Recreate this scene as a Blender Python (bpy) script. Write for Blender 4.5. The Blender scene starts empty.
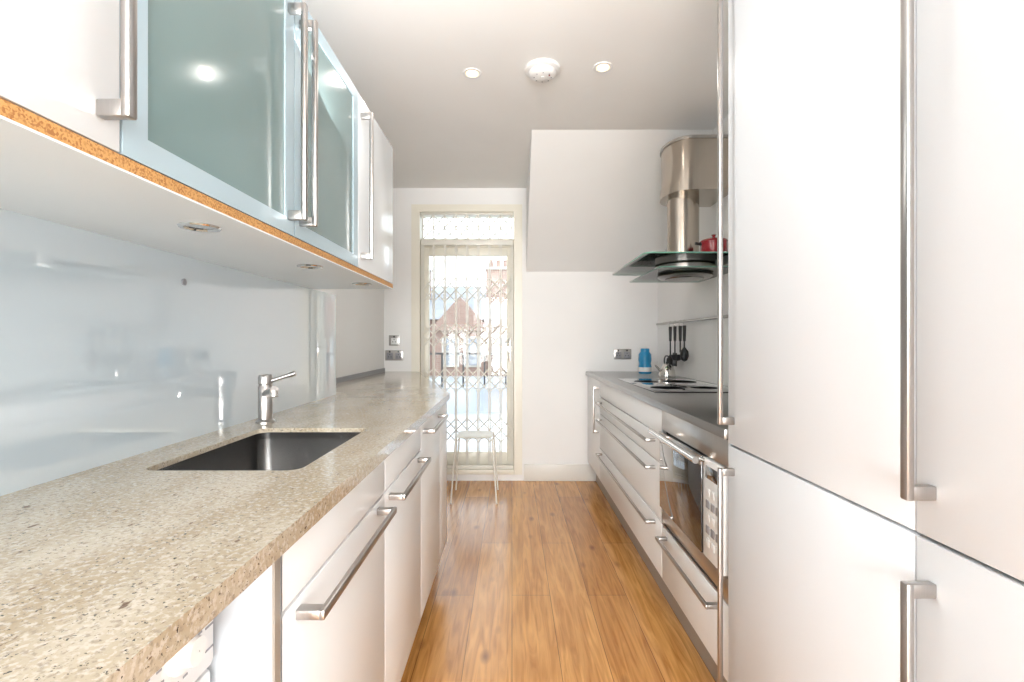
import bpy, bmesh, math, random
from mathutils import Vector, Matrix
random.seed(4)
S=bpy.context.scene
COL=S.collection
H=1.17; CT=0.915; CEIL=2.45; YB=4.05

# ---------------- materials ----------------
def newmat(n):
    m=bpy.data.materials.new(n); m.use_nodes=True
    return m,m.node_tree,m.node_tree.nodes['Principled BSDF']
def L(nt,a,b): nt.links.new(a,b)
def pm(n,c,rough=.5,metal=0,coat=0,emis=None,es=0,bump=0,bscale=200,var=0.0,vscale=3,spec=.5,ior=1.5,cior=1.5):
    m,nt,b=newmat(n)
    b.inputs['Base Color'].default_value=(*c,1)
    b.inputs['Roughness'].default_value=rough
    b.inputs['Metallic'].default_value=metal
    b.inputs['Coat Weight'].default_value=coat
    b.inputs['Coat Roughness'].default_value=.02
    b.inputs['Coat IOR'].default_value=cior
    b.inputs['Specular IOR Level'].default_value=spec
    b.inputs['IOR'].default_value=ior
    if emis:
        b.inputs['Emission Color'].default_value=(*emis,1); b.inputs['Emission Strength'].default_value=es
    tc=nt.nodes.new('ShaderNodeTexCoord')
    if var>0:
        no=nt.nodes.new('ShaderNodeTexNoise'); no.inputs['Scale'].default_value=vscale
        L(nt,tc.outputs['Object'],no.inputs['Vector'])
        r=nt.nodes.new('ShaderNodeValToRGB')
        r.color_ramp.elements[0].position=.3; r.color_ramp.elements[1].position=.7
        r.color_ramp.elements[0].color=(*[v*(1-var) for v in c],1); r.color_ramp.elements[1].color=(*[min(1,v*(1+var)) for v in c],1)
        L(nt,no.outputs['Fac'],r.inputs['Fac']); L(nt,r.outputs['Color'],b.inputs['Base Color'])
    if bump>0:
        no=nt.nodes.new('ShaderNodeTexNoise'); no.inputs['Scale'].default_value=bscale
        L(nt,tc.outputs['Object'],no.inputs['Vector'])
        bp=nt.nodes.new('ShaderNodeBump'); bp.inputs['Strength'].default_value=bump; bp.inputs['Distance'].default_value=.002
        L(nt,no.outputs['Fac'],bp.inputs['Height']); L(nt,bp.outputs['Normal'],b.inputs['Normal'])
    return m
def steel(n,c=(.55,.53,.50),rough=.28,axis=(400,400,3)):
    m,nt,b=newmat(n)
    b.inputs['Metallic'].default_value=1
    tc=nt.nodes.new('ShaderNodeTexCoord'); mp=nt.nodes.new('ShaderNodeMapping'); mp.inputs['Scale'].default_value=axis
    no=nt.nodes.new('ShaderNodeTexNoise'); no.inputs['Scale'].default_value=1
    L(nt,tc.outputs['Object'],mp.inputs['Vector']); L(nt,mp.outputs['Vector'],no.inputs['Vector'])
    r=nt.nodes.new('ShaderNodeValToRGB'); e=r.color_ramp.elements; e[0].position=.3; e[1].position=.7
    e[0].color=(*[v*.96 for v in c],1); e[1].color=(*[v*1.04 for v in c],1)
    L(nt,no.outputs['Fac'],r.inputs['Fac']); L(nt,r.outputs['Color'],b.inputs['Base Color'])
    b.inputs['Roughness'].default_value=rough
    return m
def thin_glass(n,tint=(1,1,1),ior=1.5,rough=0.0):
    m,nt,b=newmat(n); nt.nodes.remove(b)
    out=[x for x in nt.nodes if x.type=='OUTPUT_MATERIAL'][0]
    t=nt.nodes.new('ShaderNodeBsdfTransparent'); t.inputs['Color'].default_value=(*tint,1)
    g=nt.nodes.new('ShaderNodeBsdfGlossy'); g.inputs['Roughness'].default_value=rough
    f=nt.nodes.new('ShaderNodeFresnel'); f.inputs['IOR'].default_value=ior
    mx=nt.nodes.new('ShaderNodeMixShader')
    L(nt,f.outputs[0],mx.inputs[0]); L(nt,t.outputs[0],mx.inputs[1]); L(nt,g.outputs[0],mx.inputs[2]); L(nt,mx.outputs[0],out.inputs['Surface'])
    return m

M={}
M['wall']=pm('wall_paint',(.91,.90,.885),.6,bump=.05,bscale=150,var=.01)
M['ceil']=pm('ceiling_paint',(.93,.93,.92),.7,bump=.03,bscale=100,var=.01)
M['trim']=pm('trim_paint',(.82,.80,.75),.35,var=.01)
M['cream']=pm('cream_gloss_paint',(.86,.82,.71),.35,var=.02)
M['lacq']=pm('white_lacquer',(.82,.85,.87),.22,coat=.2,var=.01,vscale=1.5)
M['lacq_tall']=pm('white_lacquer_tall',(.79,.82,.855),.40,var=.01,vscale=1.5,spec=.35)
M['lacq_warm']=pm('white_lacquer_warm',(.85,.86,.86),.28,var=.01)
M['dark']=pm('shadow_gap_carcass',(.05,.05,.05),.7,var=.1)
M['carc']=pm('carcass_melamine',(.50,.55,.60),.5,var=.02)
M['under']=pm('cabinet_underside',(.80,.85,.88),.4,var=.02)
M['plinth']=pm('plinth_grey',(.38,.35,.31),.35,metal=.3,var=.03)
M['steel']=steel('brushed_steel',(.56,.54,.52),rough=.28)
M['steelH']=steel('brushed_steel_handle',(.46,.44,.425),.30)
M['hoodS']=steel('hood_steel',(.48,.43,.37),.20)
M['steelTop']=steel('steel_worktop',(.44,.435,.43),.3,(300,3,3))
M['chrome']=steel('polished_chrome',(.70,.68,.66),.1)
M['sink']=steel('sink_steel',(.24,.235,.23),.25)
M['splash']=pm('backglass_white',(.62,.705,.76),0.0,coat=1,var=.005,spec=.8,ior=1.9,cior=1.9)
M['frost']=pm('frosted_teal_glass',(.21,.305,.31),.12,coat=.25,var=.10,vscale=2.2)
M['alu']=pm('pale_aluminium_frame',(.48,.61,.68),.35,metal=.15,var=.02)
M['black']=pm('black_ceramic_glass',(.012,.012,.014),.05,coat=1,var=.1)
M['blackp']=pm('black_plastic',(.02,.02,.022),.4,var=.1)
M['white']=pm('white_plastic',(.85,.85,.84),.35,var=.01)
M['greym']=pm('grey_marking',(.3,.3,.32),.5,var=.05)
M['red']=pm('red_enamel',(.28,.008,.015),.2,coat=.5,var=.05)
M['blue']=pm('blue_plastic',(.015,.27,.52),.3,var=.1,vscale=40)
M['lamp']=pm('lit_lamp',(1,1,1),.5,emis=(1,.66,.28),es=3.2)
M['glass']=thin_glass('clear_window_glass',(.97,.99,.98))
M['gglass']=thin_glass('green_canopy_glass',(.86,.95,.91),1.4)
M['gedge']=pm('green_glass_edge',(.16,.38,.30),.15,coat=1,var=.1)
M['grille']=pm('white_painted_steel',(.84,.81,.73),.35,var=.02)
M['slate']=pm('slate_roof',(.26,.28,.32),.7,var=.15,vscale=2)
M['render']=pm('roof_membrane',(.42,.45,.50),.8,var=.25,vscale=.9)
M['stone']=pm('stone_trim',(.55,.53,.50),.7,var=.1)
M['ground']=pm('yard_ground',(.2,.2,.19),.9,var=.2,vscale=.5)

def chip():
    m,nt,b=newmat('chipboard_edge')
    tc=nt.nodes.new('ShaderNodeTexCoord'); v=nt.nodes.new('ShaderNodeTexVoronoi'); v.inputs['Scale'].default_value=420
    L(nt,tc.outputs['Object'],v.inputs['Vector'])
    r=nt.nodes.new('ShaderNodeValToRGB'); e=r.color_ramp.elements
    e[0].color=(.38,.16,.045,1); e[1].color=(.62,.34,.12,1); e[0].position=.1; e[1].position=.6
    s=nt.nodes.new('ShaderNodeSeparateColor'); L(nt,v.outputs['Color'],s.inputs[0]); L(nt,s.outputs[0],r.inputs['Fac'])
    L(nt,r.outputs['Color'],b.inputs['Base Color']); b.inputs['Roughness'].default_value=.6
    return m
M['chip']=chip()

def granite():
    m,nt,b=newmat('granite_cream')
    tc=nt.nodes.new('ShaderNodeTexCoord'); O=tc.outputs['Object']
    ms=nt.nodes.new('ShaderNodeMapping'); ms.inputs['Rotation'].default_value=(0,0,.5); ms.inputs['Scale'].default_value=(1,.45,1); L(nt,O,ms.inputs['Vector'])
    def noise(sc,det,pos0,pos1,c0,c1,V=None):
        n=nt.nodes.new('ShaderNodeTexNoise'); n.inputs['Scale'].default_value=sc; n.inputs['Detail'].default_value=det; n.inputs['Roughness'].default_value=.6
        L(nt,V or O,n.inputs['Vector']); r=nt.nodes.new('ShaderNodeValToRGB'); e=r.color_ramp.elements
        e[0].position=pos0; e[1].position=pos1; e[0].color=(*c0,1); e[1].color=(*c1,1)
        L(nt,n.outputs['Fac'],r.inputs['Fac']); return r.outputs['Color']
    def mix(f,a,c):
        x=nt.nodes.new('ShaderNodeMix'); x.data_type='RGBA'
        L(nt,f,x.inputs[0]); L(nt,a,x.inputs[6])
        if isinstance(c,tuple): x.inputs[7].default_value=(*c,1)
        else: L(nt,c,x.inputs[7])
        return x.outputs[2]
    base=noise(8,8,.38,.62,(.44,.345,.225),(.60,.525,.41),ms.outputs[0])
    f1=noise(130,6,.50,.60,(0,0,0),(.75,)*3); c=mix(f1,base,(.70,.64,.55))
    f2=noise(140,6,.54,.64,(0,0,0),(.75,)*3); c=mix(f2,c,(.33,.27,.21))
    f3=noise(230,3,.63,.67,(0,0,0),(1,)*3); c=mix(f3,c,(.05,.035,.03))
    f4=noise(85,4,.65,.70,(0,0,0),(.85,)*3,ms.outputs[0]); c=mix(f4,c,(.15,.085,.05))
    L(nt,c,b.inputs['Base Color']); b.inputs['Roughness'].default_value=.14; b.inputs['Coat Weight'].default_value=.15
    return m
M['granite']=granite()

def wood():
    m,nt,b=newmat('oak_plank_floor')
    tc=nt.nodes.new('ShaderNodeTexCoord'); sp=nt.nodes.new('ShaderNodeSeparateXYZ'); L(nt,tc.outputs['Object'],sp.inputs[0])
    cb=nt.nodes.new('ShaderNodeCombineXYZ'); L(nt,sp.outputs['Y'],cb.inputs['X']); L(nt,sp.outputs['X'],cb.inputs['Y'])
    br=nt.nodes.new('ShaderNodeTexBrick'); L(nt,cb.outputs[0],br.inputs['Vector'])
    br.offset=.41; br.inputs['Scale'].default_value=1; br.inputs['Brick Width'].default_value=1.4; br.inputs['Row Height'].default_value=.175
    br.inputs['Mortar Size'].default_value=.0014; br.inputs['Mortar Smooth'].default_value=.3; br.inputs['Bias'].default_value=0
    br.inputs['Color1'].default_value=(.74,.39,.125,1); br.inputs['Color2'].default_value=(.56,.255,.065,1); br.inputs['Mortar'].default_value=(.20,.075,.02,1)
    mp=nt.nodes.new('ShaderNodeMapping'); mp.inputs['Scale'].default_value=(1.1,14,1); L(nt,cb.outputs[0],mp.inputs['Vector'])
    g=nt.nodes.new('ShaderNodeTexNoise'); g.inputs['Scale'].default_value=2.2; g.inputs['Detail'].default_value=8; g.inputs['Distortion'].default_value=1.6
    L(nt,mp.outputs[0],g.inputs['Vector'])
    r=nt.nodes.new('ShaderNodeValToRGB'); e=r.color_ramp.elements; e[0].position=.3; e[1].position=.65; e[0].color=(.60,.44,.30,1); e[1].color=(1.12,1.12,1.12,1)
    L(nt,g.outputs['Fac'],r.inputs['Fac'])
    x=nt.nodes.new('ShaderNodeMix'); x.data_type='RGBA'; x.blend_type='MULTIPLY'; x.inputs[0].default_value=.85
    L(nt,br.outputs['Color'],x.inputs[6]); L(nt,r.outputs['Color'],x.inputs[7])
    mk=nt.nodes.new('ShaderNodeMapping'); mk.inputs['Scale'].default_value=(3.6,7.5,1); L(nt,cb.outputs[0],mk.inputs['Vector'])
    v=nt.nodes.new('ShaderNodeTexVoronoi'); v.inputs['Scale'].default_value=1; v.inputs['Randomness'].default_value=1; L(nt,mk.outputs[0],v.inputs['Vector'])
    rk=nt.nodes.new('ShaderNodeValToRGB'); e=rk.color_ramp.elements; e[0].position=.03; e[1].position=.18; e[0].color=(.9,.9,.9,1); e[1].color=(0,0,0,1)
    L(nt,v.outputs['Distance'],rk.inputs['Fac'])
    k=nt.nodes.new('ShaderNodeMix'); k.data_type='RGBA'; L(nt,rk.outputs['Color'],k.inputs[0]); L(nt,x.outputs[2],k.inputs[6]); k.inputs[7].default_value=(.20,.06,.013,1)
    L(nt,k.outputs[2],b.inputs['Base Color']); b.inputs['Roughness'].default_value=.25; b.inputs['Coat Weight'].default_value=.2; b.inputs['Coat Roughness'].default_value=.15
    bp=nt.nodes.new('ShaderNodeBump'); bp.inputs['Strength'].default_value=.25; bp.inputs['Distance'].default_value=.002
    L(nt,br.outputs['Fac'],bp.inputs['Height']); bp.invert=True; L(nt,bp.outputs['Normal'],b.inputs['Normal'])
    return m
M['wood']=wood()
def brickm():
    m,nt,b=newmat('red_brick')
    tc=nt.nodes.new('ShaderNodeTexCoord'); sp=nt.nodes.new('ShaderNodeSeparateXYZ'); L(nt,tc.outputs['Object'],sp.inputs[0])
    ad=nt.nodes.new('ShaderNodeMath'); ad.operation='ADD'; L(nt,sp.outputs['X'],ad.inputs[0]); L(nt,sp.outputs['Y'],ad.inputs[1])
    cb=nt.nodes.new('ShaderNodeCombineXYZ'); L(nt,ad.outputs[0],cb.inputs['X']); L(nt,sp.outputs['Z'],cb.inputs['Y'])
    br=nt.nodes.new('ShaderNodeTexBrick'); L(nt,cb.outputs[0],br.inputs['Vector']); br.inputs['Scale'].default_value=1
    br.inputs['Brick Width'].default_value=.24; br.inputs['Row Height'].default_value=.08; br.inputs['Mortar Size'].default_value=.008
    br.inputs['Color1'].default_value=(.25,.15,.125,1); br.inputs['Color2'].default_value=(.31,.20,.165,1); br.inputs['Mortar'].default_value=(.31,.27,.24,1)
    L(nt,br.outputs['Color'],b.inputs['Base Color']); b.inputs['Roughness'].default_value=.85
    return m
M['brick']=brickm()

# ---------------- geometry helpers ----------------
GROUPS={}
def finish(name,me,mat,group):
    me.set_sharp_from_angle(angle=math.radians(38))
    ob=bpy.data.objects.new(name,me); COL.objects.link(ob)
    if mat: me.materials.append(M[mat])
    if group: GROUPS.setdefault(group,[]).append(ob)
    return ob
def from_bm(name,bm,mat,group,smooth=None):
    me=bpy.data.meshes.new(name); bmesh.ops.recalc_face_normals(bm,faces=bm.faces); bm.to_mesh(me); bm.free()
    return finish(name,me,mat,group)
def box(name,group,x,y,z,mat,bev=0,seg=2):
    bm=bmesh.new(); bmesh.ops.create_cube(bm,size=1)
    x=sorted(x);y=sorted(y);z=sorted(z)
    for v in bm.verts:
        v.co=Vector((x[0] if v.co.x<0 else x[1], y[0] if v.co.y<0 else y[1], z[0] if v.co.z<0 else z[1]))
    if bev>0: bmesh.ops.bevel(bm,geom=bm.edges[:],offset=bev,segments=seg,profile=.5,affect='EDGES')
    return from_bm(name,bm,mat,group)
def prism(name,group,pts,mat,smooth=False):
    bm=bmesh.new(); a=[bm.verts.new(p) for p in pts[0]]; b=[bm.verts.new(p) for p in pts[1]]; n=len(a)
    bm.faces.new(a); bm.faces.new(b[::-1])
    for i in range(n):
        f=bm.faces.new((a[i],a[(i+1)%n],b[(i+1)%n],b[i])); f.smooth=smooth
    return from_bm(name,bm,mat,group)
def cyl(name,group,p0,p1,r,mat,seg=24,r2=None):
    p0=Vector(p0);p1=Vector(p1);d=(p1-p0); r2=r if r2 is None else r2
    q=d.to_track_quat('Z','Y').to_matrix()
    ring=lambda c,rr:[tuple(c+q@Vector((math.cos(t)*rr,math.sin(t)*rr,0))) for t in [2*math.pi*i/seg for i in range(seg)]]
    return prism(name,group,(ring(p0,r),ring(p1,r2)),mat,True)
def lathe(name,group,c,prof,mat,seg=40,axis='Z',smooth=True):
    bm=bmesh.new(); rings=[]
    for r,h in prof:
        ring=[]
        for i in range(seg):
            t=2*math.pi*i/seg; a,b=math.cos(t)*max(r,1e-4),math.sin(t)*max(r,1e-4)
            p={'Z':(a,b,h),'X':(h,a,b),'Y':(a,h,b)}[axis]
            ring.append(bm.verts.new(Vector(c)+Vector(p)))
        rings.append(ring)
    for k in range(len(rings)-1):
        for i in range(seg):
            f=bm.faces.new((rings[k][i],rings[k][(i+1)%seg],rings[k+1][(i+1)%seg],rings[k+1][i])); f.smooth=smooth
    if prof[0][0]>1e-3: bm.faces.new(rings[0])
    if prof[-1][0]>1e-3: bm.faces.new(rings[-1])
    return from_bm(name,bm,mat,group)
def tube(name,group,pts,r,mat,cyclic=False,res=4,handle='POLY'):
    cu=bpy.data.curves.new(name,'CURVE'); cu.dimensions='3D'; cu.bevel_depth=r; cu.bevel_resolution=res; cu.use_fill_caps=True
    if handle=='POLY':
        sp=cu.splines.new('POLY'); sp.points.add(len(pts)-1)
        for i,p in enumerate(pts): sp.points[i].co=(*p,1)
    else:
        sp=cu.splines.new('BEZIER'); sp.bezier_points.add(len(pts)-1)
        for i,p in enumerate(pts):
            sp.bezier_points[i].co=p; sp.bezier_points[i].handle_left_type=sp.bezier_points[i].handle_right_type='AUTO'
    sp.use_cyclic_u=cyclic
    return curve_mesh(name,cu,mat,group)
def curve_mesh(name,cu,mat,group):
    t=bpy.data.objects.new('tmp',cu); COL.objects.link(t)
    bpy.context.view_layer.update()
    me=bpy.data.meshes.new_from_object(t.evaluated_get(bpy.context.evaluated_depsgraph_get()))
    bpy.data.objects.remove(t); me.name=name; me.materials.clear()
    return finish(name,me,mat,group)
def plate(name,group,outer,holes,z0,z1,mat):
    cu=bpy.data.curves.new(name,'CURVE'); cu.dimensions='2D'; cu.fill_mode='BOTH'; cu.extrude=(z1-z0)/2
    for loop in [outer]+holes:
        sp=cu.splines.new('POLY'); sp.points.add(len(loop)-1)
        for i,p in enumerate(loop): sp.points[i].co=(p[0],p[1],0,1)
        sp.use_cyclic_u=True
    ob=curve_mesh(name,cu,mat,group)
    for v in ob.data.vertices: v.co.z+=(z0+z1)/2
    return ob
def rrect(x0,x1,y0,y1,r,seg=6):
    o=[]
    for cx,cy,a in((x1-r,y1-r,0),(x0+r,y1-r,90),(x0+r,y0+r,180),(x1-r,y0+r,270)):
        for i in range(seg+1):
            t=math.radians(a+90*i/seg); o.append((cx+r*math.cos(t),cy+r*math.sin(t)))
    return o

# ---------------- room shell ----------------
XL=-.847; XLR=-1.07; XR=1.22; Y0=-3.3; YS=2.31
box('floor',None,(XLR-.1,XR+.1),(Y0,YB+.25),(-.1,0),'wood')
box('ceiling',None,(XLR-.1,XR+.1),(Y0,YB+.25),(CEIL,CEIL+.1),'ceil')
box('wall_left',None,(XLR-.1,XL),(Y0,YS),(0,CEIL),'wall')
box('wall_left_recess',None,(XLR-.1,XLR),(YS,YB),(0,CEIL),'wall')
box('wall_right',None,(XR,XR+.1),(Y0,YB),(0,CEIL),'wall')
box('wall_front',None,(XLR-.1,XR+.1),(Y0-.1,Y0),(0,CEIL),'wall')
DX0,DX1,DZ0,DZ1=-.84,.085,.055,2.31
for nm,x,z in(('side_left',(XLR-.1,DX0),(0,CEIL)),('side_right',(DX1,XR+.1),(0,CEIL)),('head',(DX0,DX1),(DZ1,CEIL)),('sill',(DX0,DX1),(0,DZ0))):
    box(nm,'wall_back',x,(YB,YB+.25),z,'wall')
prism('ceiling_slope',None,([(.12,2.93,CEIL),(.12,YB,1.75),(.12,YB,CEIL)],[(XR,2.93,CEIL),(XR,YB,1.75),(XR,YB,CEIL)]),'ceil')
box('baseboard_back',None,(.10,.70),(YB-.016,YB),(0,.14),'trim',.004)

# ---------------- door ----------------
g='door_1'
yf=YB-.015
box('jamb_left',g,(DX0,DX0+.07),(yf,YB+.2),(DZ0,DZ1-.06),'cream')
box('jamb_right',g,(DX1-.07,DX1),(yf,YB+.2),(DZ0,DZ1-.06),'cream')
box('head_frame',g,(DX0,DX1),(yf,YB+.2),(DZ1-.06,DZ1),'cream')
box('transom_bar',g,(DX0+.07,DX1-.07),(YB+.06,YB+.18),(1.97,2.04),'cream',.004)
box('threshold',g,(DX0+.07,DX1-.07),(yf,YB+.2),(DZ0,DZ0+.04),'cream',.004)
a,b_=DX0+.07,DX1-.07
box('leaf_stile_left',g,(a,a+.06),(YB+.08,YB+.125),(.095,1.97),'cream',.004)
box('leaf_stile_right',g,(b_-.06,b_),(YB+.08,YB+.125),(.095,1.97),'cream',.004)
box('leaf_top_rail',g,(a+.06,b_-.06),(YB+.08,YB+.125),(1.90,1.97),'cream',.004)
box('leaf_bottom_rail',g,(a+.06,b_-.06),(YB+.08,YB+.125),(.095,.22),'cream',.004)
box('leaf_glass',g,(a+.06,b_-.06),(YB+.098,YB+.104),(.22,1.90),'glass')
box('transom_glass',g,(a,b_),(YB+.098,YB+.104),(2.04,2.25),'glass')
box('lever_plate',g,(b_-.045,b_-.015),(YB+.072,YB+.08),(1.0,1.2),'chrome',.002)
cyl('lever_handle',g,(b_-.03,YB+.055,1.12),(b_-.13,YB+.055,1.12),.008,'chrome')
cyl('lever_stem',g,(b_-.03,YB+.08,1.12),(b_-.03,YB+.045,1.12),.008,'chrome')

g='folding_security_grille'
gx0,gx1=DX0+.075,DX1-.075; gy=YB+.022
box('top_track',g,(gx0,gx1),(gy-.015,gy+.015),(1.975,2.015),'grille',.003)
box('bottom_track',g,(gx0,gx1),(gy-.015,gy+.015),(.096,.125),'grille',.003)
box('transom_top_track',g,(gx0,gx1),(gy-.012,gy+.012),(2.23,2.25),'grille',.003)
N=8
for i in range(N+1):
    x=gx0+.012+(gx1-gx0-.024)*i/N
    box(f'upright_{i}',g,(x-.010,x-.002),(gy-.008,gy+.008),(.125,1.975),'grille')
    box(f'upright_pair_{i}',g,(x+.002,x+.010),(gy-.008,gy+.008),(.125,1.975),'grille')
    box(f'transom_upright_{i}',g,(x-.005,x+.005),(gy-.004,gy+.004),(2.015,2.23),'grille')
    if i<N:
        xn=gx0+.012+(gx1-gx0-.024)*(i+1)/N
        for k,zc in enumerate([1.60,1.22,.84,.42]):
            for s in(-1,1):
                for q,dz in enumerate((-.05,.05)):
                    tube(f'lattice_{i}_{k}_{s}_{q}',g,[(x,gy-.011*s,zc+dz-.05*s),(xn,gy-.011*s,zc+dz+.05*s)],.005,'grille',res=1)
        for s in(-1,1):
            for q,zc in enumerate((2.07,2.175)):
                tube(f'transom_lattice_{i}_{s}_{q}',g,[(x,gy-.008*s,zc-.05*s),(xn,gy-.008*s,zc+.05*s)],.005,'grille',res=1)

# ---------------- left run ----------------
XFc=-.306; XF=-.33
cab_y=2.45
sinkhole=rrect(-.735,-.42,.952,1.415,.03)
outer=[(XFc,-.6),(XFc,2.38),(-.36,2.52),(-.76,YB-.08),(-.80,YB),(XLR,YB),(XLR,YS),(XL,YS),(XL,-.6)]
plate('slab','granite_countertop',outer,[sinkhole],CT-.03,CT,'granite')
box('joint_line','granite_countertop',(XL+.01,XFc-.002),(2.199,2.202),(CT-.0005,CT+.0006),'greym')
box('upstand','granite_countertop',(XLR,XLR+.012),(YS+.02,YB-.02),(CT,CT+.03),'greym')
box('glass_backsplash',None,(XL,XL+.006),(-.6,YS),(CT,1.388),'splash')  # glass splashback panel on the left wall, not a trim piece
g='base_cabinet'
zb=.16; zt=CT-.03
box('end_panel',g,(XL+.03,XF+.0),(.667,.695),(zb-.0,zt),'carc',.001)
box('end_panel_edge',g,(XF-.001,XF+.003),(.667,.683),(zb,zt),'plinth')
box('carcass_back',g,(XL+.025,-.79),(.70,cab_y),(zb,zt),'dark')
box('carcass_front',g,(-.375,XF-.02),(.70,cab_y),(zb,zt),'dark')
box('carcass_bottom',g,(XL+.025,-.35),(.70,cab_y),(zb,zb+.02),'dark')
box('plinth',g,(-.42,-.40),(.67,2.62),(0,zb),'plinth')
ys=[.688,1.257,1.754]
for i in range(2):
    box(f'top_front_{i}',g,(XF-.02,XF),(ys[i]+.002,ys[i+1]-.002),(.779,zt-.006),'lacq_warm',.0015)
    box(f'door_front_{i}',g,(XF-.02,XF),(ys[i]+.002,ys[i+1]-.002),(zb,.773),'lacq_warm',.0015)
box('appliance_front',g,(XF-.02,XF),(1.757,2.21),(zb,zt-.006),'lacq_warm',.0015)
box('filler_front',g,(XF-.02,XF),(2.214,cab_y),(zb,zt-.006),'lacq_warm',.0015)
AB=[(-.39,2.46),(-.80,YB-.1),(-.83,YB-.03),(XLR+.03,YB-.03),(XLR+.03,2.46)]
prism('angled_cabinet',g,([(p[0],p[1],0) for p in AB],[(p[0],p[1],zt) for p in AB]),'lacq_warm')
def hhandle(g,n,xs,xb,y0,y1,z,w=.008):
    box(n+'_bar',g,(xb-.005,xb+.005),(y0,y1),(z-w,z+w),'steelH',.003)
    for k,y in enumerate((y0,y1-.022)):
        box(f'{n}_foot_{k}',g,(xs,xb),(y+.0005,y+.0215),(z-w+.0005,z+w-.0005),'steelH',.002)
def vhandle(g,n,xs,xb,y,z0,z1,w=.008):
    box(n+'_bar',g,(xb-.006,xb+.006),(y-w,y+w),(z0,z1),'steelH',.003)
    for k,z in enumerate((z0,z1-.022)):
        box(f'{n}_foot_{k}',g,(xs,xb),(y-w+.0005,y+w-.0005),(z+.0005,z+.0215),'steelH',.002)
hhandle(g,'handle_1',XF,XF+.04,.735,1.20,.752)
hhandle(g,'handle_2',XF,XF+.04,1.29,1.71,.752)
hhandle(g,'handle_3',XF,XF+.04,1.79,2.17,.835)

g='kitchen_sink'
def loopz(l,z): return [(p[0],p[1],z) for p in l]
def shell(name,g,loops,mat,cap=True):
    bm=bmesh.new(); R=[[bm.verts.new(p) for p in l] for l in loops]; n=len(R[0])
    for k in range(len(R)-1):
        for i in range(n):
            f=bm.faces.new((R[k][i],R[k][(i+1)%n],R[k+1][(i+1)%n],R[k+1][i])); f.smooth=True
    if cap: bm.faces.new(R[-1])
    me=bpy.data.meshes.new(name); bmesh.ops.recalc_face_normals(bm,faces=bm.faces); bm.to_mesh(me); bm.free(); return finish(name,me,mat,g)
x0,x1,y0,y1=-.739,-.416,.948,1.419
shell('basin',g,[loopz(rrect(x0-.015,x1+.015,y0-.015,y1+.015,.045),CT-.031),loopz(rrect(x0,x1,y0,y1,.035),CT-.031),loopz(rrect(x0+.004,x1-.004,y0+.004,y1-.004,.04),CT-.15),
  loopz(rrect(x0+.015,x1-.015,y0+.015,y1-.015,.04),CT-.175),loopz(rrect(x0+.04,x1-.04,y0+.04,y1-.04,.03),CT-.182)],'sink')
shell('rim_lining',g,[loopz(rrect(-.7345,-.4205,.9525,1.4145,.03),CT-.0302),loopz(rrect(-.7345,-.4205,.9525,1.4145,.03),CT-.012)],'sink',False)
lathe('drain',g,(-.58,1.17,CT-.181),[(.045,0),(.045,.003),(.036,.004),(.032,-.001),(.001,-.001)],'chrome')
for k in range(5): cyl(f'drain_hole_{k}',g,(-.58+.015*math.cos(k*1.256),1.17+.015*math.sin(k*1.256),CT-.182),(-.58+.015*math.cos(k*1.256),1.17+.015*math.sin(k*1.256),CT-.1795),.004,'dark',10)

g='faucet'; fx,fy=-.775,1.52
lathe('base',g,(fx,fy,CT),[(.028,0),(.028,.004),(.024,.008),(.021,.010),(.021,.112),(.019,.115),(.019,.118),(.0215,.121),(.0215,.142),(.018,.149),(.001,.150)],'steelH')
tube('spout',g,[(fx+.008,fy-.012,CT+.09),(fx+.055,fy-.07,CT+.104),(fx+.075,fy-.095,CT+.11)],.012,'steelH')
cyl('aerator',g,(fx+.070,fy-.089,CT+.107),(fx+.073,fy-.092,CT+.090),.011,'chrome')
cyl('lever',g,(fx+.012,fy,CT+.128),(fx+.085,fy+.01,CT+.152),.006,'steelH')
cyl('lever_tip',g,(fx+.07,fy+.0085,CT+.147),(fx+.09,fy+.0105,CT+.1535),.008,'steelH')

g='washing_machine'; wx=-.405
box('body',g,(-.82,wx-.02),(.06,.655),(.015,.865),'white',.006)
box('front_panel',g,(wx-.02,wx),(.06,.655),(.09,.73),'white',.008)
box('control_panel',g,(wx-.02,wx+.004),(.06,.655),(.735,.865),'white',.008)
box('plinth_grille',g,(wx-.02,wx-.004),(.06,.655),(.015,.085),'white',.004)
lathe('dial',g,(wx+.004,.585,.795),[(.026,0),(.026,.004),(.018,.006),(.016,.022),(.001,.023)],'white',axis='X')
for k in range(14):
    t=k*math.pi/7; box(f'dial_mark_{k}',g,(wx+.004,wx+.0047),(.585+.036*math.cos(t)-.004,.585+.036*math.cos(t)+.004),(.795+.036*math.sin(t)-.0012,.795+.036*math.sin(t)+.0012),'greym')
for k in range(4):
    cyl(f'button_{k}',g,(wx+.004,.50,.84-.022*k),(wx+.009,.50,.84-.022*k),.006,'white',16)
    box(f'label_{k}',g,(wx+.004,wx+.0047),(.512,.535),(.839-.022*k,.841-.022*k),'greym')
for k in range(3): box(f'caption_{k}',g,(wx+.004,wx+.0047),(.632,.648),(.822-.03*k,.8245-.03*k),'greym')
box('drawer',g,(wx+.004,wx+.008),(.08,.26),(.755,.85),'white',.003)
lathe('door_ring',g,(wx,.357,.42),[(.19,0),(.19,.02),(.17,.032),(.14,.03),(.13,.01),(.001,.008)],'chrome',axis='X')
lathe('door_glass',g,(wx+.005,.357,.42),[(.135,.01),(.10,.03),(.001,.04)],'black',axis='X')
for k,(xx,yy) in enumerate([(-.79,.1),(-.79,.61),(-.45,.1),(-.45,.61)]): cyl(f'leg_{k}',g,(xx,yy,0),(xx,yy,.02),.02,'blackp',12)

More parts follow.
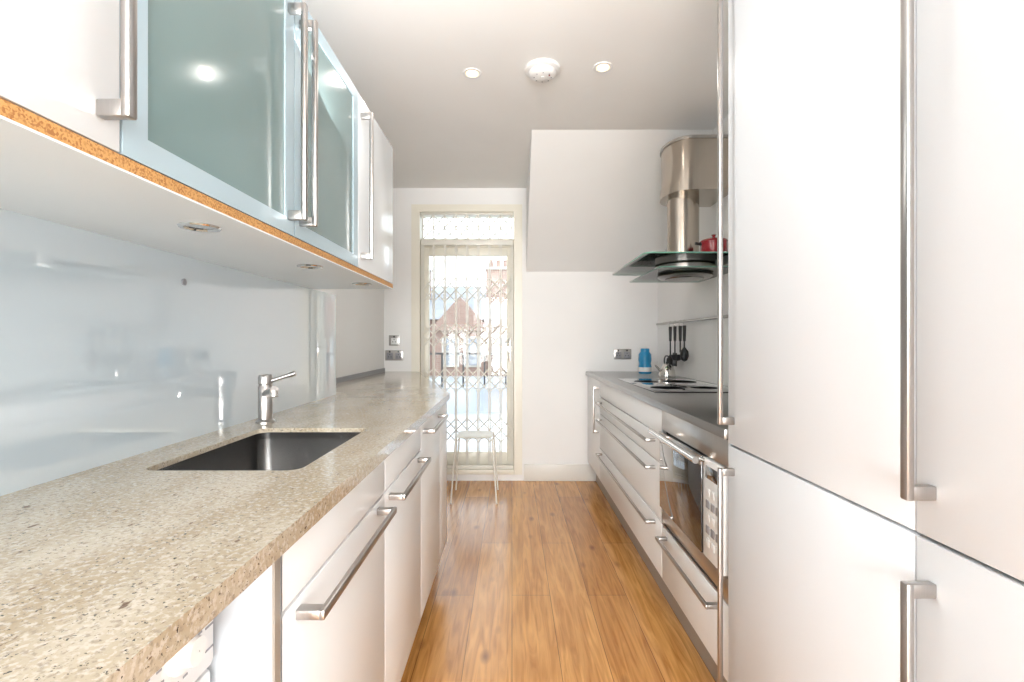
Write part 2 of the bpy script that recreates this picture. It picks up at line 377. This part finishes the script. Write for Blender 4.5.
# ---------------- wall cabinets left ----------------
g='wall_cabinet'; zu=1.388; zt2=1.98; XU=-.50
box('bottom_laminate',g,(XL,XU),(-.45,2.03),(zu,zu+.003),'under')
box('bottom_board',g,(XL,XU),(-.45,2.03),(zu+.003,zu+.020),'chip')
box('carcass',g,(XL,XU-.022),(-.45,2.03),(zu+.022,zt2),'carc')
box('gap_shadow',g,(XU-.0225,XU-.02),(-.44,2.02),(zu+.024,zt2-.003),'dark')
zd0=zu+.022
box('door_white_a',g,(XU-.02,XU),(.1,.617),(zd0,zt2),'lacq',.0015)
box('door_white_b',g,(XU-.02,XU),(-.45,.096),(zd0,zt2),'lacq',.0015)
box('door_white_c',g,(XU-.02,XU),(1.573,2.03),(zd0,zt2),'lacq',.0015)
for n,ya,yb in(('a',.621,1.110),('b',1.114,1.569)):
    w=.043
    box(f'glass_door_{n}_stile_near',g,(XU-.02,XU),(ya,ya+w),(zd0,zt2),'alu')
    box(f'glass_door_{n}_stile_far',g,(XU-.02,XU),(yb-w,yb),(zd0,zt2),'alu')
    box(f'glass_door_{n}_rail_low',g,(XU-.02,XU),(ya+w,yb-w),(zd0,zd0+.036),'alu')
    box(f'glass_door_{n}_rail_top',g,(XU-.02,XU),(ya+w,yb-w),(zt2-.036,zt2),'alu')
    box(f'glass_door_{n}_pane',g,(XU-.014,XU-.003),(ya+w,yb-w),(zd0+.036,zt2-.036),'frost')
for n,y in(('1',.587),('2',1.083),('3',1.141),('4',1.60)):
    vhandle(g,'handle_'+n,XU,XU+.035,y,1.44,1.925,.0075)
for k,(x,y) in enumerate([(-.592,.917),(-.585,1.40),(-.568,1.83),(-.59,.35)]):
    n='under_cabinet_light' if k==0 else f'under_cabinet_light.{k:03d}'
    lathe(n,None,(x,y,zu),[(.033,.001),(.036,-.002),(.034,-.005),(.027,-.005),(.024,-.002),(.001,-.002)],'chrome')
cyl('backsplash_hole',None,(XL+.006,1.238,1.321),(XL+.009,1.238,1.321),.009,'greym',16)  # grey disc standing in for a small dark hole in the backsplash

# ---------------- tall cabinets right ----------------
g='tall_cabinet'; XT=.62; XB=XR-.022
box('carcass',g,(XT+.021,XB),(-.55,1.385),(.12,CEIL-.002),'dark')
box('far_side_panel',g,(XT+.005,XB),(1.385,1.397),(0,CEIL-.002),'lacq_tall')
box('near_side_panel',g,(XT+.005,XB),(-.565,-.551),(0,CEIL-.002),'lacq_tall')
box('plinth',g,(.685,.70),(-.55,1.385),(0,.12),'plinth')
box('fascia',g,(XT,XT+.02),(-.55,1.385),(2.405,CEIL-.002),'lacq_tall')
for k,(ya,yb) in enumerate([(.746,1.385),(.10,.742),(-.55,.096)]):
    box(f'upper_door_{k}',g,(XT,XT+.02),(ya,yb),(.8775,2.40),'lacq_tall',.0015)
    box(f'lower_door_{k}',g,(XT,XT+.02),(ya,yb),(.13,.8715),'lacq_tall',.0015)
for k,y in enumerate((1.352,.712,.066)):
    vhandle(g,f'handle_up_{k}',XT,XT-.038,y,.936,2.3,.0075)
    vhandle(g,f'handle_low_{k}',XT,XT-.038,y,.16,.815,.0075)

# ---------------- right base run ----------------
g='drawer_cabinet'; XD=.63
box('carcass_upper',g,(XD+.021,XB),(2.032,YB-.025),(.17,CT-.03),'dark')
box('carcass_oven_bay',g,(XD+.021,XB),(1.40,2.03),(.17,.40),'dark')
box('plinth',g,(.70,.715),(1.40,YB-.025),(0,.17),'plinth')
box('front_under_oven',g,(XD,XD+.02),(1.405,2.03),(.172,.395),'lacq_warm',.0015)
zz=[.17,.405,.65,.77,.882]
for i in range(4):
    box(f'drawer_front_{i}',g,(XD,XD+.02),(2.036,3.47),(zz[i]+.003,zz[i+1]-.003),'lacq_warm',.0015)
box('end_door',g,(XD,XD+.02),(3.475,YB-.025),(.173,.879),'lacq_warm',.0015)
hhandle(g,'handle_a',XD,XD-.04,2.12,3.40,.735,.007)
hhandle(g,'handle_b',XD,XD-.04,2.12,3.40,.615,.007)
hhandle(g,'handle_c',XD,XD-.04,2.12,3.40,.375,.007)
hhandle(g,'handle_d',XD,XD-.04,1.46,1.98,.365,.007)
vhandle(g,'handle_e',XD,XD-.035,3.52,.50,.84,.007)
box('steel_countertop',None,(.615,XR-.003),(1.40,YB-.004),(CT-.03,CT),'steelTop',.003)

g='built_in_oven'
box('cavity_body',g,(XD+.02,XR-.05),(1.41,2.025),(.402,.883),'blackp')
box('frame_top',g,(XD-.002,XD+.02),(1.405,2.03),(.80,.882),'steel',.002)
box('frame_bottom',g,(XD-.002,XD+.02),(1.405,2.03),(.402,.475),'steel',.002)
box('door_glass',g,(XD-.014,XD+.02),(1.575,2.02),(.48,.795),'black',.003)
box('door_surround_top',g,(XD-.016,XD-.012),(1.575,2.02),(.765,.795),'steel',.001)
box('control_panel',g,(XD-.010,XD+.02),(1.415,1.57),(.48,.795),'lacq_warm',.003)
box('display',g,(XD-.012,XD-.009),(1.44,1.545),(.735,.775),'black',.001)
for r in range(5):
    for c in range(3):
        box(f'key_{r}_{c}',g,(XD-.0125,XD-.009),(1.442+c*.037,1.47+c*.037),(.52+r*.04,.545+r*.04),'greym' if r%2 else 'white',.002)
cyl('handle_bar',g,(XD-.06,1.50,.80),(XD-.06,1.99,.80),.011,'chrome')
for k,y in enumerate((1.56,1.93)): cyl(f'handle_post_{k}',g,(XD-.06,y,.80),(XD-.01,y,.785),.008,'chrome')
box('lower_vent_slot',g,(XD-.004,XD),(1.44,1.99),(.41,.418),'dark')

g='ceramic_cooktop'
box('glass',g,(.70,1.16),(2.37,3.20),(CT,CT+.006),'black',.002)
for k,(x,y,r) in enumerate([(.83,2.58,.09),(1.03,2.58,.075),(.83,2.98,.075),(1.03,2.98,.10)]):
    lathe(f'zone_ring_{k}',g,(x,y,CT+.006),[(r,0),(r,.0004),(r-.003,.0004),(r-.003,0)],'greym')

g='range_hood'; hy=2.80
def dshape(xf,r,yc,hw,z,n=20):
    pts=[(XR-.001,yc-hw,z)]
    for i in range(n+1):
        t=-math.pi/2+math.pi*i/n
        pts.append((xf+r-r*math.cos(t),yc+hw*math.sin(t),z))
    pts.append((XR-.001,yc+hw,z)); return pts
prism('chimney_wide',g,(dshape(.875,.11,hy,.17,2.05),dshape(.875,.11,hy,.17,2.275)),'hoodS',True)
prism('chimney_collar',g,(dshape(.868,.115,hy,.176,1.995),dshape(.868,.115,hy,.176,2.05)),'hoodS',True)
prism('chimney_cap',g,(dshape(.868,.115,hy,.176,2.275),dshape(.868,.115,hy,.176,2.29)),'steelH',True)
cyl('duct_tube',g,(.99,hy,1.614),(.99,hy,1.998),.088,'hoodS',48)
GP=[(XR-.002,2.40),(.70,2.40),(.68,2.405),(.667,2.42),(.662,2.44),(.662,3.18),(.667,3.20),(.68,3.215),(.70,3.22),(XR-.002,3.22)]
prism('glass_canopy',g,([(x,y,1.606) for x,y in GP],[(x,y,1.614) for x,y in GP]),'gglass')
tube('glass_canopy_edge',g,[(x,y,1.61) for x,y in GP],.0042,'gedge',res=2)
GP2=[(XR-.002,2.50),(.78,2.50),(.765,2.515),(.765,3.145),(.78,3.16),(XR-.002,3.16)]
prism('glass_visor',g,([(x,y,1.552) for x,y in GP2],[(x,y,1.557) for x,y in GP2]),'gglass')
tube('glass_visor_edge',g,[(x,y,1.5545) for x,y in GP2],.0025,'gedge',res=2)
lathe('motor_body',g,(1.0,hy,1.555),[(.15,0),(.165,.006),(.165,.044),(.15,.050)],'steel')
lathe('filter_disc',g,(1.0,hy,1.545),[(.15,.004),(.155,-.004),(.14,-.014),(.12,-.014),(.001,-.012)],'steelH')
lathe('filter_grille',g,(1.0,hy,1.532),[(.11,0),(.105,-.006),(.001,-.007)],'sink')

g='red_saucepan'
lathe('pot',g,(1.085,2.60,1.616),[(.001,0),(.062,0),(.068,.01),(.068,.085),(.071,.088),(.068,.09),(.062,.088),(.062,.012),(.001,.012)],'red')
lathe('lid',g,(1.085,2.60,1.705),[(.069,0),(.066,.006),(.03,.018),(.008,.02),(.008,.03),(.014,.035),(.001,.04)],'red')
cyl('grip',g,(1.02,2.60,1.69),(.985,2.60,1.695),.008,'blackp')

g='utensil_rail'
cyl('rail',g,(XR-.04,2.3,1.305),(XR-.04,3.93,1.305),.009,'steelH')
for k,y in enumerate((2.35,3.1,3.88)): cyl(f'bracket_{k}',g,(XR-.04,y,1.305),(XR,y,1.305),.006,'steel')
def utensil(nm,y,head,zl=1.02):
    g=nm; x=XR-.045
    tube('hook',g,[(x,y,1.305+.010),(x-.014,y,1.307),(x-.012,y,1.285),(x-.006,y,1.27)],.002,'chrome',handle='B')
    cyl('handle',g,(x-.006,y,1.275),(x-.006,y,1.17),.012,'blackp',r2=.009)
    cyl('shaft',g,(x-.006,y,1.17),(x-.006,y,zl+.06),.005,'blackp')
    if head=='ladle': lathe('bowl',g,(x-.03,y,zl),[(.001,0),(.025,.006),(.037,.028),(.04,.045),(.038,.045),(.034,.028),(.02,.01),(.001,.006)],'blackp')
    elif head=='turner': 
        box('blade',g,(x-.010,x-.004),(y-.04,y+.04),(zl-.03,zl+.065),'blackp',.002)
        for i in range(3): box(f'slot_{i}',g,(x-.0115,x-.003),(y-.024+i*.02,y-.016+i*.02),(zl-.01,zl+.045),'greym')
    else: lathe('spoon_bowl',g,(x-.006,y,zl+.02),[(.001,-.05),(.02,-.04),(.03,-.01),(.026,.02),(.008,.045),(.001,.05)],'blackp',seg=24)
utensil('ladle',3.36,'ladle',1.03)
utensil('slotted_turner',3.47,'turner')
utensil('serving_spoon',3.57,'spoon',1.0)
utensil('serving_spoon.001',3.28,'spoon',1.06)

g='kettle'
lathe('body',g,(1.09,3.40,CT),[(.001,0),(.058,0),(.06,.01),(.052,.05),(.036,.085),(.02,.095),(.001,.097)],'chrome')
lathe('knob',g,(1.09,3.40,CT+.095),[(.004,0),(.01,.006),(.008,.014),(.001,.016)],'blackp',seg=16)
tube('handle',g,[(1.09,3.345,CT+.08),(1.09,3.345,CT+.13),(1.09,3.40,CT+.15),(1.09,3.455,CT+.13),(1.09,3.455,CT+.08)],.005,'blackp',handle='B')
cyl('spout',g,(1.045,3.39,CT+.04),(1.0,3.38,CT+.085),.010,'chrome',r2=.006)

g='blue_bottle'
lathe('body',g,(1.045,3.80,CT),[(.001,0),(.046,0),(.05,.008),(.05,.055),(.045,.08),(.05,.105),(.048,.15),(.034,.17),(.001,.172)],'blue')
lathe('cap',g,(1.045,3.80,CT+.170),[(.034,0),(.034,.022),(.03,.026),(.001,.026)],'blue',seg=24)
lathe('label',g,(1.045,3.80,CT+.015),[(.0505,0),(.0505,.035)],'white')

def outlet(nm,x,z,w,double):
    g=nm; y=YB
    box('plate',g,(x-w/2,x+w/2),(y-.008,y),(z-.043,z+.043),'steelH',.003)
    cs=(-.036,.036) if double else (0,)
    for k,c in enumerate(cs):
        box(f'insert_{k}',g,(x+c-.026,x+c+.026),(y-.010,y-.007),(z-.034,z+.02),'greym' if double else 'white',.002)
        for j,(a,b) in enumerate(((0,.008),(-.011,-.012),(.011,-.012))):
            box(f'pin_{k}_{j}',g,(x+c+a-.003,x+c+a+.003),(y-.0115,y-.009),(z+b-.004,z+b+.004),'blackp')
        box(f'switch_{k}',g,(x+c-.006,x+c+.006),(y-.0135,y-.007),(z+.024,z+.038),'blackp',.001)
outlet('power_outlet',.925,1.06,.146,True)
outlet('power_outlet.001',-.985,1.05,.15,True)
outlet('light_switch',-.985,1.175,.09,False)

for k,(x,y) in enumerate([(-.19,2.31),(.425,2.26)]):
    n='ceiling_downlight' if k==0 else f'ceiling_downlight.{k:03d}'
    lathe('trim_ring',n,(x,y,CEIL),[(.045,0),(.045,-.004),(.040,-.006),(.032,-.004),(.030,-.001)],'white')
    lathe('bulb',n,(x,y,CEIL),[(.029,-.0005),(.026,-.0045),(.001,-.0045)],'lamp')
g='smoke_detector'
lathe('base',g,(.144,2.27,CEIL),[(.082,0),(.082,-.012),(.078,-.016),(.064,-.018),(.060,-.034),(.05,-.042),(.001,-.043)],'white')
for k in range(8):
    t=k*math.pi/4; cyl(f'vent_{k}',g,(.144+.04*math.cos(t),2.27+.04*math.sin(t),CEIL-.040),(.144+.04*math.cos(t),2.27+.04*math.sin(t),CEIL-.0435),.003,'greym',10)
cyl('test_button',g,(.144,2.27,CEIL-.043),(.144,2.27,CEIL-.047),.012,'white')
cyl('led',g,(.174,2.25,CEIL-.043),(.174,2.25,CEIL-.045),.004,'red',10)

g='wire_stool'; sx0,sx1,sy0,sy1=-.44,-.11,3.47,3.80
shell('seat',g,[loopz(rrect(sx0+.04,sx1-.04,sy0+.04,sy1-.04,.05),.462),loopz(rrect(sx0+.03,sx1-.03,sy0+.03,sy1-.03,.05),.468),loopz(rrect(sx0+.04,sx1-.04,sy0+.04,sy1-.04,.05),.474)],'grille')
for k,(a,b) in enumerate(((sx0,sy0),(sx1,sy0),(sx1,sy1),(sx0,sy1))):
    cx,cy=(sx0+sx1)/2,(sy0+sy1)/2
    tube(f'leg_{k}',g,[(cx+(a-cx)*.8,cy+(b-cy)*.8,.465),(a,b,.0)],.006,'grille')

# ---------------- exterior ----------------
box('exterior_ground',None,(-30,30),(5,60),(-7.1,-7),'ground')
g='flat_roof_terrace'
box('deck',g,(-4,4),(YB+.26,9.5),(-.6,-.25),'render')
box('parapet',g,(-4,4),(9.5,9.75),(-.6,.25),'render')
for k in range(17): box(f'rail_post_{k}',g,(-3.5+k*.42,-3.47+k*.42),(9.55,9.6),(.25,.9),'blackp')
box('rail_top',g,(-3.6,3.6),(9.53,9.62),(.9,.94),'blackp')
g='brick_terrace_building'
by=21
box('facade',g,(-14,12),(by,by+8),(-7,2.1),'brick')
for k,x in enumerate([-11,-7,-3,1,5,9]):
    box(f'bay_{k}',g,(x-.2,x+1.9),(by-1.0,by),(-7,1.6),'brick')
    prism(f'gable_{k}',g,([(x-.4,by-1.2,1.6),(x+2.1,by-1.2,1.6),(x+.85,by-1.2,3.0)],[(x-.4,by+2,1.6),(x+2.1,by+2,1.6),(x+.85,by+2,3.0)]),'brick')
    for j,z in enumerate((-5.2,-2.4,.1)):
        for q,xx in enumerate((x+.1,x+1.0)):
            box(f'sash_frame_{k}_{j}_{q}',g,(xx,xx+.72),(by-1.06,by-.99),(z,z+1.25),'stone')
            box(f'sash_pane_{k}_{j}_{q}',g,(xx+.07,xx+.65),(by-1.08,by-1.05),(z+.07,z+.6),'slate')
            box(f'sash_pane_up_{k}_{j}_{q}',g,(xx+.07,xx+.65),(by-1.08,by-1.05),(z+.66,z+1.18),'slate')
        box(f'wall_window_{k}_{j}',g,(x+2.3,x+3.2),(by-.05,by+.02),(z,z+1.3),'stone')
        box(f'wall_pane_{k}_{j}',g,(x+2.38,x+3.12),(by-.07,by-.04),(z+.08,z+1.2),'slate')
    box(f'string_course_{k}',g,(x-.25,x+1.95),(by-1.05,by),(-1.0,-.85),'stone')
prism('main_roof',g,([(-14,by-.3,2.1),(-14,by+4,4.0),(-14,by+8,2.1)],[(12,by-.3,2.1),(12,by+4,4.0),(12,by+8,2.1)]),'slate')
for k,x in enumerate([-9,-5,-1.2,3,7]):
    box(f'chimney_{k}',g,(x,x+1.1),(by+1.5,by+2.3),(2.4,4.5),'brick')
    box(f'chimney_cap_{k}',g,(x-.06,x+1.16),(by+1.44,by+2.36),(4.5,4.62),'stone')
    for j in range(3): cyl(f'chimney_pot_{k}_{j}',g,(x+.22+j*.33,by+1.9,4.62),(x+.22+j*.33,by+1.9,5.0),.11,'brick',12,.08)
g='brick_outbuilding'
box('walls',g,(-6,1.5),(12.5,17),(-7,-.9),'brick')
prism('roof',g,([(-6.2,12.3,-.9),(-6.2,14.7,.1),(-6.2,17.2,-.9)],[(1.7,12.3,-.9),(1.7,14.7,.1),(1.7,17.2,-.9)]),'slate')

# ---------------- group parenting ----------------
bpy.context.view_layer.update()
for gname,obs in GROUPS.items():
    mn=Vector((1e9,)*3); mx=Vector((-1e9,)*3)
    for o in obs:
        for c in o.bound_box:
            for i in range(3): mn[i]=min(mn[i],c[i]); mx[i]=max(mx[i],c[i])
    e=bpy.data.objects.new(gname,None); COL.objects.link(e)
    e.empty_display_size=.1
    e.location=((mn.x+mx.x)/2,(mn.y+mx.y)/2,mn.z)
    mi=Matrix.Translation(e.location).inverted()
    for o in obs: o.parent=e; o.matrix_parent_inverse=mi

# ---------------- lights ----------------
W=bpy.data.worlds.new('sky_world'); S.world=W; W.use_nodes=True
bg=W.node_tree.nodes['Background']; bg.inputs['Color'].default_value=(.90,.95,1,1); bg.inputs['Strength'].default_value=3.4
def area(n,loc,rot,sx,sy,e,c=(1,1,1)):
    l=bpy.data.lights.new(n,'AREA'); l.shape='RECTANGLE'; l.size=sx; l.size_y=sy; l.energy=e; l.color=c
    o=bpy.data.objects.new(n,l); o.location=loc; o.rotation_euler=rot; COL.objects.link(o); return o
for k,(x,y) in enumerate([(-.19,2.31),(.425,2.26)]):
    l=bpy.data.lights.new('downlight_lamp','SPOT'); l.energy=8; l.spot_size=math.radians(150); l.spot_blend=.9; l.color=(1,.96,.9); l.shadow_soft_size=.03; l.specular_factor=.06
    o=bpy.data.objects.new('downlight_lamp' if k==0 else f'downlight_lamp.{k:03d}',l); o.location=(x,y,CEIL-.03); COL.objects.link(o)
area('unseen_room_fill',(.15,-3.1,1.35),(math.radians(103),0,0),1.8,2.0,225,(.95,.985,1))  # unseen fill light added behind the camera for even brightness
up=area('added_ceiling_fill',(-.70,1.15,2.02),(0,0,0),.22,1.6,13,(1,.985,.96))  # added fill hidden above the wall cabinet to brighten the ceiling, no real fixture
up.rotation_euler=Vector((-.62,-.25,-.74)).to_track_quat('Z','Y').to_euler()
sun=bpy.data.lights.new('sun','SUN'); sun.energy=1.5; sun.angle=.3; so=bpy.data.objects.new('sun',sun); so.rotation_euler=(math.radians(40),0,math.radians(-20)); COL.objects.link(so)

cam=bpy.data.cameras.new('camera'); co=bpy.data.objects.new('camera',cam); COL.objects.link(co)
co.location=(0,0,H); co.rotation_euler=(math.radians(90),0,0); cam.lens=17; cam.sensor_width=36; cam.clip_start=.02
S.camera=co
S.view_settings.view_transform='Standard'
